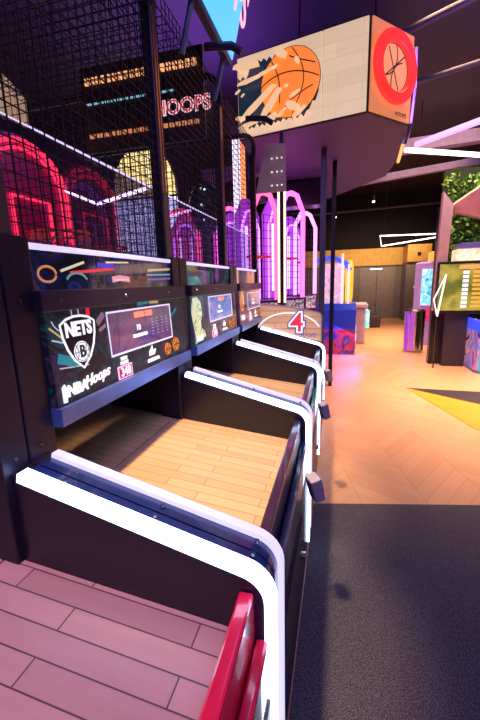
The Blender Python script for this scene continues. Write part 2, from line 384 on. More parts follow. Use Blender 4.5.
def machine(k, spec):
    P = PITCHES[k]; y0 = START[k]
    R = empty('basketball_game', (0, y0, 0), spec['label'], 'arcade game', 'row of basketball games')
    # side walls with led edges
    for (a, b, s0, s1) in ((.002, .065, .043, .070), (P-.065, P-.002, P-.074, P-.040)):
        sw = link('side_panel', side_wall(a, b), black, R)
        link('top_cap', led_strip(a+.001 if a < .1 else s1, s0 if a < .1 else b-.001, .009, .014), mat('led_blue_cap', (.012, .030, .13), .22, coat=.6), sw)  # blue cast by the led strips is painted into the cap colour
        st = link('light_strip', led_strip(s0, s1), spec['led'][0 if a < .1 else 1], sw)
        bm = NB()
        for x in (-.55, -.30, -.055):
            z = .985-.25*(x+.69)*1.0
            yy = a+.020 if a < .1 else b-.020
            bmesh.ops.create_cone(bm, cap_ends=True, segments=10, radius1=.006, radius2=.005, depth=.006, matrix=Matrix.Translation((x, yy, z-.008)))
        link('bolts', bm, bolt_m, sw)['kind'] = 'stuff'
        bm = NB()
        yy0, yy1 = (.0025, .085) if a < .1 else (P-.085, P-.0025)
        bx(bm, -.79, -.675, yy0, yy1+(.015 if a < .1 else 0), .62, 1.565, .004)
        pst = link('front_post', bm, blackm, R)
        bm = NB()
        for z in (.70, 1.0, 1.40, 1.50):
            r = bmesh.ops.create_cone(bm, cap_ends=True, segments=10, radius1=.006, radius2=.005, depth=.004, matrix=Matrix.Translation((-.6735, (yy0+yy1)/2, z)) @ Matrix.Rotation(math.pi/2, 4, 'Y'))
        link('bolts', bm, bolt_m, pst)['kind'] = 'stuff'
    # playing field
    bm = NB(); poly_ext(bm, [(-.079, .066, field_z(-.079)), (-.72, .066, field_z(-.72)), (-.72, .066, field_z(-.72)-.03), (-.079, .066, field_z(-.079)-.03)], (0, P-.132, 0))
    link('play_field', bm, spec['field'], R)
    bm = NB(); poly_ext(bm, [(-.726, .066, field_z(-.726)), (-2.4, .066, field_z(-2.4)), (-2.4, .066, field_z(-2.4)-.03), (-.726, .066, field_z(-.726)-.03)], (0, P-.132, 0))
    link('rear_field', bm, spec['field'], R)
    # front wall with two rails
    bm = NB(); bx(bm, -.045, -.008, .066, P-.066, 0.0, .478); fw = link('front_panel', bm, black, R)
    bm = NB(); bx(bm, -.008, -.004, .16, .66, .12, .46, .002); dr = link('coin_door', bm, dgrey, fw)
    bm = NB(); tube(bm, [(-.004, .62, .30), (.014, .62, .30)], .016, 12); link('lock', bm, chrome, dr)
    bm = NB(); bx(bm, -.078, -.044, .068, P-.068, .54, .758, .006); link('ball_rail', bm, spec['rail'], R)
    bm = NB(); bx(bm, -.041, -.013, .068, P-.068, .48, .640, .007); link('ball_rail', bm, spec['rail2'], R)
    if k > 0: card_reader(R, 1.46+.98*(k-1)-y0)
    if k == 0:
        l = bpy.data.lights.new('lamp_glow', 'SPOT'); l.energy = 85; l.color = (1.0, .46, .66); l.spot_size = math.radians(46); l.spot_blend = .7; l.shadow_soft_size = .08
        lo = bpy.data.objects.new('lamp_glow', l); COL.objects.link(lo); lo.location = (-.5, P/2, 2.66); lo.parent = R
        return R
    # score panel
    PX = -.655; pa, pb = .105, P-.012
    bm = NB(); poly_ext(bm, [(PX, pa, 1.085), (PX-.012, pa, 1.375), (-.80, pa, 1.375), (-.80, pa, 1.04)], (0, pb-pa, 0))
    sp = link('score_panel', bm, spec['art'], R)
    mw = frame((PX+.001, 0, 1.085), (0, 1, 0), (-.012, 0, .29))   # local x = along the row, local y = up
    bm = NB(); poly_ext(bm, [(PX+.016, pa-.01, 1.035), (PX+.018, pa-.01, 1.088), (-.78, pa-.01, 1.088), (-.80, pa-.01, 1.03)], (0, pb-pa+.02, 0))
    link('panel_ledge', bm, mat('blue_lit_ledge', (.14, .22, .62), .35, .6), R)  # blue light falling on the ledge is put into its colour
    # header bar and glass
    bm = NB(); bx(bm, -.75, -.648, pa-.02, pb+.01, 1.365, 1.425, .004); hb = link('header_bar', bm, dgrey, R)
    bm = NB()
    for y in (.16, .50, .86): bmesh.ops.create_cone(bm, cap_ends=True, segments=10, radius1=.007, radius2=.005, depth=.004, matrix=Matrix.Translation((-.646, y, 1.395)) @ Matrix.Rotation(math.pi/2, 4, 'Y'))
    link('bolts', bm, bolt_m, hb)['kind'] = 'stuff'
    bm = NB(); bx(bm, -.70, -.69, pa-.01, pb, 1.425, 1.535); gp = link('header_glass', bm, spec['glass'], R)
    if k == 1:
        gm_ = frame((-.689, 0, 1.425), (0, 1, 0), (0, 0, 1)); q = glow  # coloured streaks painted on the glass as its reflections
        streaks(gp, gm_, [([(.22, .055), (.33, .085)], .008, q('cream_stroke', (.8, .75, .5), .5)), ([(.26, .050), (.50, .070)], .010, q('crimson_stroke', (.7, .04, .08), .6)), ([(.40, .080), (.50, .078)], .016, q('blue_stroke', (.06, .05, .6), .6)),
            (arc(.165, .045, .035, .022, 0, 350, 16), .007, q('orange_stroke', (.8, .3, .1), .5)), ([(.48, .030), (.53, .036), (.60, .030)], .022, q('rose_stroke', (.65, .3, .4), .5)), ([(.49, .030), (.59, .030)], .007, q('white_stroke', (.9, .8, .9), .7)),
            ([(.75, .070), (.97, .080)], .010, q('gold_line', (.7, .6, .3), .5)), ([(.74, .050), (.97, .055)], .007, q('cyan_line', (.2, .5, .7), .5)), ([(.74, .030), (.97, .036)], .008, q('violet_line', (.25, .12, .5), .6)), ([(.45, .09), (.60, .096)], .006, q('cream_stroke', (.8, .75, .5), .5)), (arc(.29, .02, .05, .03, 20, 160), .007, q('teal_line', (.1, .4, .45), .5))], 'glass_reflection')
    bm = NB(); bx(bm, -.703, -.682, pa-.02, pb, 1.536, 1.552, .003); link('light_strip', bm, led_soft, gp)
    # screen
    sx0, sx1, sy0, sy1 = spec['screen']
    bm = NB(); ribbon(bm, [(sx0, sy0), (sx1, sy0+.0), (sx1, sy1), (sx0, sy1)], .007, .004, .001, True)
    sc = link('score_screen', bm, glow('screen_bezel', (.85, .75, 1), .7), sp, mw)
    bm = NB(); flat_poly(bm, [(sx0+.003, sy0+.003), (sx1-.003, sy0+.003), (sx1-.003, sy1-.003), (sx0+.003, sy1-.003)], .002); link('screen_glass', bm, spec['scr'], sp, mw)
    def T(name, s, size, x, y, m, **kw): return text(name, s, size, mw @ Matrix.Translation((x, y, .004)), m, sp, **kw)
    w_, h_ = sx1-sx0, sy1-sy0
    T('score_text', spec['top'], .030, sx0+w_*.50, sy1-.024, glow('red_digits', (1, .16, .10), 1.6), bold=.001)
    T('score_text', '10', .034, sx0+w_*.40, sy0+h_*.52, glow('blue_digits', (.55, .6, 1), 1.2))
    T('score_text', spec['mid'], .017, sx0+w_*.42, sy0+h_*.32, white_p, bold=.0008)
    rr = random.Random(k)
    for j in range(4):
        bm = NB()
        for i in range(6):
            a = sx0+w_*(.62+.09*j); b = sy0+h_*(.25+.085*i)
            ribbon(bm, [(a, b), (a+.010+.006*rr.random(), b)], .004, .001, .003)
        link('score_column', bm, glow('dim_blue_rows', (.35, .4, .8), .5), sp, mw)
    # logo, lettering and buttons
    spec['logo'](sp, mw)
    bx0 = .34
    T('sign_text', 'HIGH', .017, .455, .080, white_p, bold=.0006)
    T('sign_text', 'SCORE', .017, .455, .064, white_p, bold=.0006)
    bm = NB(); flat_poly(bm, [(.410, .006), (.505, .006), (.505, .054), (.410, .054)], .003)
    bdg = link('high_score_display', bm, glow('pink_frame', (1, .45, .65), 1.0), sp, mw)
    bm = NB(); flat_poly(bm, [(.416, .011), (.499, .011), (.499, .049), (.416, .049)], .004)
    link('display_face', bm, mat('dark_red_led_face', (.12, .01, .05), .3, emis=(.5, .0, .15), es=.3), bdg, mw)
    text('digits', '348', .045, mw @ Matrix.Translation((.457, .030, .005)), glow('pink_digits', (1, .35, .55), 2.0), bdg, bold=.001)
    bm = NB(); flat_poly(bm, [(.65, .050), (.695, .050), (.71, .072), (.685, .071), (.68, .092), (.665, .075), (.652, .071)], .003)
    link('brand_mark', bm, white_p, sp, mw)
    T('sign_text', 'STREETBALL', .019, .68, .030, white_p, bold=.0008)
    add_ball_icon(sp, mw @ Matrix.Translation((.825, .050, .002)), .030)
    add_ball_icon(sp, mw @ Matrix.Translation((.915, .058, .002)), .035)
    # upper posts and cage
    near_p, far_p = ((.03, P-.09), (.03, P-.15), (.03, P-.03))[k-1]
    post_ys = (near_p, far_p) if k == 1 else (far_p,)
    for y in post_ys:
        bm = NB(); bx(bm, -.74, -.69, y-.022, y+.022, 1.55, 2.62, .004)
        up = link('upper_post', bm, blackm, R)
        bm = NB(); bx(bm, -.69, -.684, y-.018, y-.006, 1.75, 2.6); link('edge_trim', bm, spec['trim'], up)
        bm = NB(); bx(bm, -.69, -.684, y+.008, y+.018, 1.75, 2.6); link('edge_trim', bm, spec['trim'], up)
        bm = NB(); poly_ext(bm, [(-.682, y-.027, 1.56), (-.682, y+.027, 1.56), (-.682, y+.027, 1.80), (-.682, y+.016, 1.86), (-.682, y-.016, 1.86), (-.682, y-.027, 1.80)], (-.008, 0, 0))
        link('bracket_plate', bm, mat('bronze_plate', (.16, .12, .12), .35, .7), up)
    # rounded side hoop of the cage
    for y in post_ys:
        bm = NB(); c = (-.80, 2.70); r = .10
        path = [(-.70, y, 2.60)]+[(c[0]+r*math.cos(a), y, c[1]+r*math.sin(a)) for a in [math.pi/2*i/6 for i in range(7)]]+[(-2.55, y, 2.80), (-2.55, y, 1.5)]
        tube(bm, path, .022, 8); link('cage_frame', bm, blackm, R, smooth=True)
    bm = NB()
    wire_grid(bm, frame((-.70, .03, 0), (0, 1, 0), (0, 0, 1)), 0, P-.06, 1.56, 2.72, .042, .0016)
    link('front_mesh', bm, cage_m, R)
    pane_top = lambda x: 1.80+(-.60-x)*.53
    bm = NB()
    wire_grid(bm, frame((0, (P-.012 if k == 1 else far_p+.012), 0), (1, 0, 0), (0, 0, 1)), -2.5, -.72, 1.56, 2.78, .045, .0016, clip=lambda x: 1.56 if spec.get('fullmesh') else 1.56)
    link('side_mesh', bm, cage_m, R)
    bm = NB()
    wire_grid(bm, frame((0, .03, 2.80), (1, 0, 0), (0, 1, 0)), -2.5, -.80, 0, P-.06, .06, .0018)
    link('top_mesh', bm, cage_m, R)
    # clear side pane
    bm = NB(); yp = P-.030 if k == 1 else far_p
    poly_ext(bm, [(-.755, yp, 1.56), (-.755, yp, pane_top(-.755)), (-2.3, yp, pane_top(-2.3)), (-2.3, yp, 1.56)], (0, .006, 0))
    pn = link('side_pane', bm, glass_mat('clear_acrylic', (.62, .55, .9), .14, .035) if 'clear' not in MATS else MATS['clear'], R)
    bm = NB(); tube(bm, [(-.755, yp+.003, pane_top(-.755)), (-2.3, yp+.003, pane_top(-2.3))], .0045, 6); link('pane_edge', bm, edge_highlight, pn)
    # backboard with neon arch
    BX = -2.0 if k < 3 else -2.32
    nm, ns = spec['neon']
    bm = NB(); poly_ext(bm, [((BX-.02), .10, 1.62), ((BX-.02), P-.10, 1.62), ((BX-.02), P-.10, 2.14)]+[((BX-.02), P/2+.39*math.cos(a), 2.14+.32*math.sin(a)) for a in [math.pi*i/12 for i in range(1, 12)]]+[((BX-.02), .10, 2.14)], (-.03, 0, 0))
    bb = link('backboard', bm, spec['board'], R)
    def arch(dx, w, h):
        return [(dx, P/2-w, 1.64), (dx, P/2-w, 2.12)]+[(dx, P/2-w*math.cos(a), 2.12+h*math.sin(a)) for a in [math.pi*i/14 for i in range(1, 14)]]+[(dx, P/2+w, 2.12), (dx, P/2+w, 1.64)]
    bm = NB(); tube(bm, arch(BX, .37, .30), .018, 8); link('neon_arch', bm, nm, bb)
    bm = NB(); tube(bm, arch(BX, .31, .25), .010, 8); link('neon_arch', bm, nm, bb)
    bm = NB(); tube(bm, [(BX, P/2-.17, 1.72), (BX, P/2-.17, 2.05), (BX, P/2+.17, 2.05), (BX, P/2+.17, 1.72)], .012, 8); link('neon_square', bm, nm, bb)
    # hoop and net
    bm = NB(); tube(bm, [((BX+.22)+.20*math.cos(a), P/2+.20*math.sin(a), 1.80) for a in [2*math.pi*i/24 for i in range(24)]], .011, 8, True)
    bx(bm, (BX-.01), (BX+.06), P/2-.05, P/2+.05, 1.76, 1.82)
    hp = link('hoop', bm, mat('orange_hoop_steel', (.9, .15, .03), .35, emis=(.9, .1, .05), es=.15), R)
    bm = NB()
    for i in range(12):
        for s in (1, -1):
            pts = []
            for j in range(5):
                a = 2*math.pi*(i+s*j*.5)/12; rr_ = .195-.075*j/4; pts.append(((BX+.22)+rr_*math.cos(a), P/2+rr_*math.sin(a), 1.79-.30*j/4))
            tube(bm, pts, .004, 4)
    link('net', bm, mat('white_net_cord', (.8, .75, .85), .8), hp)
    # marquee with its down-light
    bm = NB(); tube(bm, [(-.66, P/2, 2.76), (-.50, P/2, 2.74), (-.44, P/2, 2.70)], .022, 8); link('downlight', bm, dgrey, R)
    l = bpy.data.lights.new('lamp_glow', 'SPOT'); l.energy = spec['power']; l.color = spec['lc']; l.spot_size = math.radians(40); l.spot_blend = .6; l.shadow_soft_size = .07
    lo = bpy.data.objects.new('lamp_glow', l); COL.objects.link(lo); lo.location = (-.42, P/2, 2.66)
    lo.rotation_euler = (Vector((-.38, P/2, .6))-Vector((-.42, P/2, 2.66))).to_track_quat('-Z', 'Y').to_euler(); lo.parent = R
    if k == 3: return R
    bm = NB(); mk = [(-.46, .04, 3.36), (-.60, .04, 2.82), (-.645, .04, 2.83), (-.66, .04, 3.38)]
    poly_ext(bm, mk, (0, P-.20, 0)); mq = link('marquee', bm, dgrey, R)
    fm = frame((-.60, 0, 2.82), (0, 1, 0), (.14, 0, .54))
    bm = NB(); flat_poly(bm, [(.06, .03), (P-.18, .03), (P-.18, .53), (.06, .53)], .008)
    link('marquee_face', bm, glow('blue_marquee', (.07, .38, 1.0), 1.3), mq, fm)
    text('marquee_text', 'HOOPS', .26, fm @ Matrix.Translation((P/2, .32, .009)), glow('pink_marquee_text', (1, .35, .45), 1.3), mq, bold=.004)
    bm = NB()
    bm.free()
    for y in (.25, P-.25):
        bm = NB(); tube(bm, [(-.62, y, 2.86), (-.70, y, 2.60)], .016, 6); link('marquee_bracket', bm, mat('blue_steel_bracket', (.12, .14, .3), .35, .5), mq)
    return R

def streaks(par, mw, spec, name):
    for i, (pts, wd, mt) in enumerate(spec):
        bm = NB(); ribbon(bm, pts, wd, .0008, .0012); link(name, bm, mt, par, mw)
def arc(cx, cy, rx, ry, a, b, n=12): return ell(cx, cy, rx, ry, n, math.radians(a), math.radians(b), True)
def shield(sp, mw):
    wdim = glow('dim_white_stroke', (.75, .8, .9), .35); redp = glow('red_stroke', (.85, .02, .05), .6); teal = glow('teal_stroke', (.02, .32, .38), .45); gold = glow('gold_stroke', (.75, .5, .15), .45)
    streaks(sp, mw, [(arc(.17, .27, .045, .05, -160, 40), .004, wdim), (arc(.17, .27, .075, .075, -100, 35), .005, wdim), (arc(.19, .27, .10, .085, -60, 15), .018, redp),
        ([(.115, .235), (.16, .20)], .006, gold), ([(.118, .20), (.165, .185)], .005, wdim), ([(.13, .145), (.20, .12), (.28, .14)], .030, teal), ([(.13, .115), (.26, .10)], .004, wdim),
        ([(.33, .225), (.37, .255)], .022, glow('mauve_stroke', (.40, .22, .32), .35)), ([(.335, .20), (.375, .215)], .012, glow('mauve_stroke', (.40, .22, .32), .35)),
        ([(.60, .272), (.70, .278)], .014, teal), ([(.70, .275), (.78, .272)], .012, gold), ([(.90, .20), (.96, .23)], .010, teal)], 'art_stroke')
    m = mw @ Matrix.Translation((.232, .178, .002)) @ Matrix.Diagonal((.84, .78, 1, 1))
    out = [(-.093, .078), (-.06, .096), (-.02, .104), (.02, .104), (.06, .096), (.093, .078), (.088, .03), (.072, -.02), (.045, -.065), (0, -.105), (-.045, -.065), (-.072, -.02), (-.088, .03)]
    bm = NB(); flat_poly(bm, out, .002); s = link('team_shield', bm, mat('shield_black', (.008, .008, .015), .3), sp, m)
    bm = NB(); ribbon(bm, out, .009, .0015, .002, True); link('shield_border', bm, white_p, s, m)
    ms = m @ Matrix.Diagonal((1.0, 1.25, 1, 1))
    text('shield_text', 'NETS', .062, ms @ Matrix.Translation((0, .042, .003)), white_p, s, bold=.0022, sx=1.0)
    bm = NB(); flat_poly(bm, ell(0, -.038, .042, .042, 28), .0035); link('shield_ball', bm, white_p, s, m)
    bm = NB(); ribbon(bm, ell(0, -.038, .037, .037, 24), .002, .001, .0036, True)
    for sg in (-1, 1): ribbon(bm, ell(sg*.05, -.038, .030, .036, 9, (math.pi*.68 if sg > 0 else -math.pi*.32), (math.pi*1.32 if sg > 0 else math.pi*.32), True), .0025, .001, .0036)
    ribbon(bm, [(-.042, -.038), (.042, -.038)], .0025, .001, .0036)
    link('ball_seams', bm, mat('shield_black', (0, 0, 0)), s, m)
    text('shield_text', 'B', .056, ms @ Matrix.Translation((0, -.031, .0055)), mat('shield_black', (0, 0, 0)), s, bold=.001)
    bm = NB(); flat_poly(bm, [(.125, .012), (.140, .010), (.146, .05), (.138, .066), (.126, .058)], .003); link('league_mark', bm, white_p, sp, mw)
    text('sign_text', 'NBA', .046, mw @ Matrix.Translation((.190, .040, .003)), white_p, sp, bold=.0022, shear=.1)
    text('sign_text', 'Hoops', .050, mw @ Matrix.Translation((.290, .052, .003)) @ Matrix.Rotation(.10, 4, 'Z'), white_p, sp, bold=.001, shear=.45)
def green_player(sp, mw):
    bm = NB(); flat_poly(bm, [(.09, .20), (.13, .27), (.19, .275), (.24, .24), (.25, .17), (.22, .13), (.23, .09), (.27, .07), (.29, .035), (.25, .03), (.20, .06), (.17, .02), (.12, .012), (.13, .06), (.11, .12)], .003)
    link('team_artwork', bm, blotch_mat('cream_green_print', [(.12, .30, .10), (.75, .85, .45), (.95, .95, .75)], 14, .5), sp, mw)
    text('sign_text', 'NBA', .045, mw @ Matrix.Translation((.19, .035, .004)), white_p, sp, bold=.002)
def orange_player(sp, mw):
    bm = NB(); flat_poly(bm, [(.13, .12), (.12, .20), (.15, .27), (.21, .28), (.25, .23), (.24, .15), (.20, .11)], .003)
    link('team_artwork', bm, blotch_mat('orange_brown_print', [(.35, .08, .03), (.95, .35, .12)], 14, .5), sp, mw)
    text('sign_text', 'NBA', .055, mw @ Matrix.Translation((.19, .055, .004)), white_p, sp, bold=.002)

purple_rail = mat('dark_purple_rail', (.030, .010, .045), .28, coat=.4)
blue_rail = mat('dark_blue_rail', (.015, .03, .11), .25, coat=.6)
teal_rail = mat('teal_rail', (.02, .30, .30), .25, coat=.6)
red_rail = mat('red_rail', (.72, .012, .06), .22, coat=.8)
dk = (.006, .006, .012)
art1 = blotch_mat('swirl_art_blue', [dk, dk, dk, dk, (.0, .05, .08), dk, dk, (.03, .02, .07), dk, dk, dk, dk], 5.5, .4, .35, 2.0, .0)
art2 = blotch_mat('swirl_art_teal', [dk, (.02, .02, .06), (.02, .10, .09), (.06, .03, .10), dk], 3.8, .25)
art3 = blotch_mat('swirl_art_red', [dk, (.10, .02, .08), (.16, .05, .10), (.05, .03, .10), dk], 3.2, .4)
g1 = blotch_mat('header_reflection_blue', [dk, dk, (.01, .01, .05), dk, (.015, .02, .12), dk, (.06, .03, .07), dk, (.02, .015, .06), dk, dk], 5, .5, .08, .7)  # colour patches stand for reflections in the black header glass
g2 = blotch_mat('header_reflection_green', [dk, (.01, .12, .08), dk, (.12, .05, .22), (.02, .08, .08)], 5, .6, .08, .8)
g3 = blotch_mat('header_reflection_maroon', [dk, (.16, .02, .08), (.08, .03, .10), (.05, .10, .12)], 7, .5, .08, .8)
scr1 = blotch_mat('screen_image_mauve', [(.04, .02, .07), (.12, .06, .14), (.05, .03, .12)], 5, .8, .1)
scr2 = blotch_mat('screen_image_blue', [(.05, .08, .25), (.12, .25, .55), (.25, .15, .45), (.35, .55, .7)], 9, .8, .1)
scr3 = blotch_mat('screen_image_violet', [(.05, .03, .12), (.10, .10, .25), (.2, .1, .25)], 6, .8, .1)
bronze = mat('bronze_edge', (.55, .25, .13), .3, .9)
redneon = (glow('red_neon', (1.0, .03, .06), 2.2), 1); offneon = (glow('dim_violet_neon', (.25, .05, .45), .35), 1); pinkneon = (glow('pink_neon', (1, .10, .45), 2.6), 1)
red_board = mat('crimson_board', (.35, .01, .05), .3, emis=(.6, .0, .07), es=.16)
dark_board = mat('violet_board', (.05, .02, .09), .3)
common = dict(trim=bronze)
machine(0, dict(label='nearest basketball game with red front rails and pinkish plank field', led=(led, led), field=FIELD0, rail=red_rail, rail2=red_rail))
machine(1, dict(common, label='basketball game with the shield crest score panel, second from the camera', led=(led_soft, led), field=FIELD, rail=purple_rail, rail2=blue_rail,
    art=art1, glass=g1, screen=(.385, .605+.0, .0, .0) and (.385, .885, .100, .255), scr=scr1, top='00000 3000', mid='SCOREBOARD', logo=shield, neon=offneon, board=dark_board, power=230, lc=(1.0, .66, .36)))
m2g = machine(2, dict(common, label='basketball game with a green player on its score panel, between two others', led=(led_soft, led), field=FIELD, rail=purple_rail, rail2=teal_rail,
    art=art2, glass=g2, screen=(.385, .885, .110, .265), scr=scr2, top='0000 200', mid='INSERT COIN', logo=green_player, neon=redneon, board=red_board, power=165, lc=(1.0, .66, .36)))
m3 = machine(3, dict(common, label='farthest basketball game of the row, with the numeral 4 side guard', led=(led_soft, led), field=FIELD, rail=purple_rail, rail2=teal_rail,
    art=art3, glass=g3, screen=(.385, .885, .110, .255), scr=scr3, top='000 100', mid='INSERT COIN', logo=orange_player, neon=offneon, board=dark_board, power=120, lc=(1.0, .55, .36)))

# side guard with the numeral 4 on the last machine (faces the camera)
P = PITCHES[3]
gm = frame((-.665, P-.03, 0), (1, 0, 0), (0, 0, 1))  # local x -> +x, y -> z, normal -> -y
bm = NB(); pts = [(0, .985), (0, 1.215)]+[(.25, 1.19), (.45, 1.155)]+[(.58+.05*math.cos(a), 1.075+.05*math.sin(a)) for a in [math.pi/2*(1-i/6) for i in range(7)]]+[(.63, .83)]
flat_poly(bm, pts, .025)
sg = link('side_guard', bm, plank_mat('court_print', (.85, .58, .36), (.78, .50, .30), (.5, .28, .15), .5, .06, 'z', emis=.28), m3, gm); sg['label'] = 'side guard printed with a court and the numeral 4'
bm = NB(); ribbon(bm, pts[1:], .012, .006, .022); link('guard_edge', bm, mat('guard_edge_metal', (.6, .5, .6), .3, .6), sg, gm)
bm = NB(); ribbon(bm, ell(.30, .90, .33, .22, 20, math.pi*.95, math.pi*.12, True), .014, .001, .026); link('court_line', bm, white_p, sg, gm)
four = lambda s, z, m: text('numeral', '4', .27, gm @ Matrix.Translation((.385, 1.015, z)), m, sg, bold=s, ext=.001)
four(.030, .027, glow('numeral_blue', (.10, .10, .55), .4)); four(.019, .029, white_p); four(.002, .031, glow('numeral_red', (.85, .03, .10), .6))
text('sign_text', 'HOOPS', .05, gm @ Matrix.Translation((.49, .895, .027)), glow('numeral_purple', (.35, .15, .55), .4), sg, shear=.3, bold=.001)

# lit header sign inside the cage, seen through the mesh
hs0 = m2g
hs = empty('header_sign', (-1.25, 2.64-m2g.location.y, 2.55), None, None); hs.parent = m2g
fm = frame((0, 0, 0), (1, 0, 0), (0, 0, 1))
bm = NB(); bx(bm, -.48, .46, -.012, .012, -.14, .42); link('board', bm, mat('header_board', (.02, .012, .035), .4), hs)
text('letters', 'HOOPS', .125, frame((.30, -.014, .075), (1, 0, 0), (0, 0, 1)), glow('white_outline_glow', (1, .8, .9), .6), hs, bold=.006)
text('letters', 'HOOPS', .125, frame((.30, -.018, .075), (1, 0, 0), (0, 0, 1)), glow('red_letter_glow', (.75, .03, .05), .9), hs, bold=-.001)
bm = NB()
for i in range(19): bx(bm, -.44+.046*i, -.44+.046*i+.030, -.03, -.012, .30, .345, .004)
link('light_bar', bm, glow('amber_bulbs', (1, .42, .18), .9), hs)
bm = NB()
for i in range(19): bx(bm, -.44+.046*i, -.44+.046*i+.032, -.03, -.012, -.045, -.02, .003)
link('light_bar', bm, glow('dim_amber_bulbs', (1, .35, .15), .45), hs)
bm = NB()
for i in range(14): bx(bm, -.44+.05*i, -.44+.05*i+.035, -.022, -.012, .175, .185)
link('light_bar', bm, glow('cyan_dots', (.3, .7, .9), .5), hs)

# cream lit header board above the red arch
bm = NB(); yb = m2g.location.y
poly_ext(bm, [(-2.20, y-yb, z) for y, z in ((1.83, 2.60), (1.83, 3.05), (2.0, 3.02), (2.25, 2.96), (2.45, 2.90), (2.55, 2.86), (2.60, 2.83), (2.60, 2.64))], (-.04, 0, 0))
link('header_board', bm, plank_mat('cream_panel', (.75, .55, .34), (.65, .46, .28), (.25, .15, .10), .3, .1, emis=.35), m2g)

# ------------------------------------------------------------------ hanging wooden sign box
sb = empty('hanging_sign_box', (.32, 3.76, 2.86), 'large hanging wooden sign box with a bursting basketball and red ring', 'sign')
A = Vector((-.90, 4.02)); B = Vector((.32, 3.76)); Cc = Vector((.72, 4.19)); O2 = Vector((.32, 3.76))
H = .73
outl = [A, B, Cc, Vector((.80, 4.95)), Vector((.72, 6.0)), Vector((-.1, 7.2)), Vector((-.95, 6.4))]
bm = NB(); poly_ext(bm, [(p.x-O2.x, p.y-O2.y, 0.0) for p in outl], (0, 0, H)); link('box', bm, mat('purple_grey_box', (.055, .028, .14), .55), sb)
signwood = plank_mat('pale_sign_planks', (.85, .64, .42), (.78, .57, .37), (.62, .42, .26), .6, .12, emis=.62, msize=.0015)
d1 = (B-A).normalized(); L1 = (B-A).length; d2 = (Cc-B).normalized(); L2 = (Cc-B).length
m1 = frame((A.x-O2.x, A.y-O2.y, 0), (d1.x, d1.y, 0), (0, 0, 1)); m2 = frame((0, 0, 0), (d2.x, d2.y, 0), (0, 0, 1))
def board(name, bmx, mtl, mw, par):
    o = link(name, bmx, mtl, par); o.matrix_local = mw; return o
XS = .85
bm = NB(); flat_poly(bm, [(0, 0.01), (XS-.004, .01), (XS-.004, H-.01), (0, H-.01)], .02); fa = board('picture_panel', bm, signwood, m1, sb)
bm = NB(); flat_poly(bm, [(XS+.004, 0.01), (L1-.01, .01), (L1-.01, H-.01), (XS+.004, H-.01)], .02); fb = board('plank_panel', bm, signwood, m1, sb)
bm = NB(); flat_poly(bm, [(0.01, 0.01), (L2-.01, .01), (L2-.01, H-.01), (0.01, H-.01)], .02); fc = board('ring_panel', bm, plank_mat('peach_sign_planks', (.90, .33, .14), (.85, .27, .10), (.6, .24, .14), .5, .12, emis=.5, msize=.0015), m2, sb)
bm = NB()
for a, b in ((A, B), (B, Cc)):
    for z in (0, H):
        tube(bm, [(a.x-O2.x, a.y-O2.y, z), (b.x-O2.x, b.y-O2.y, z)], .011, 6)
for p in (A, B, Cc): tube(bm, [(p.x-O2.x, p.y-O2.y, 0), (p.x-O2.x, p.y-O2.y, H)], .011, 6)
link('frame', bm, black, sb)
# jagged hole
rr = random.Random(3); bm = NB(); n = 30; top = []; bot = []
for i in range(n):
    x = .004+.815*i/(n-1)
    jag = (i % 2)*rr.uniform(.015, .05)
    side = max(0, (i-24))*.028
    top.append((x, .655-jag-(.10 if x < .12 else 0)-side)); bot.append((x, .075+jag+(.03 if x < .1 else 0)+side))
for i in range(n-1):
    vs = [bm.verts.new((*p, .0225)) for p in (bot[i], bot[i+1], top[i+1], top[i])]; bm.faces.new(vs)
bmesh.ops.remove_doubles(bm, verts=bm.verts, dist=1e-5)
rg = bmesh.ops.extrude_face_region(bm, geom=bm.faces[:]); bmesh.ops.translate(bm, vec=(0, 0, -.002), verts=[v for v in rg['geom'] if isinstance(v, bmesh.types.BMVert)])
link('dark_hole', bm, mat('navy_print', (.012, .022, .05), .4, emis=(.01, .03, .06), es=.5), sb, m1)
bcx, bcy, br = .545, .385, .29
BM = m1 @ Matrix.Translation((bcx, bcy, .023))
bm = NB(); bmesh.ops.create_uvsphere(bm, u_segments=40, v_segments=20, radius=br); bmesh.ops.scale(bm, vec=(1, 1, .22), verts=bm.verts)
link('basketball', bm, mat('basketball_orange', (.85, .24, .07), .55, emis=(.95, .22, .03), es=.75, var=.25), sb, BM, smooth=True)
bm = NB(); blk = mat('ball_black', (.02, .012, .012), .5)
def ball_line(bm, pts, r=.005):
    tube(bm, [(x*br, y*br, .22*br*math.sqrt(max(0, 1-x*x-y*y))+.001) for x, y in pts], r, 5)
ball_line(bm, [(-.97+1.94*i/20, .02+.30*math.cos((i-10)/10*1.3)-.10-.05*(i-10)/10) for i in range(21)])
ball_line(bm, [(.10+.42*math.sin(math.pi*i/16), -.93+1.86*i/16) for i in range(17)])
ball_line(bm, [(-.60+.50*math.sin(math.pi*i/16)*.3+.30*i/16, .72-1.30*i/16+.0) for i in range(17)])
ball_line(bm, [(-.15+1.0*i/16, .95-.62*(i/16)**.5) for i in range(3, 17)])
ball_line(bm, [(-.25+1.05*i/16, -.90+.62*(i/16)**.6) for i in range(1, 17)])
tube(bm, [(math.cos(a)*br, math.sin(a)*br, .004) for a in [2*math.pi*i/40 for i in range(40)]], .004, 5, True)
link('ball_lines', bm, blk, sb, BM)
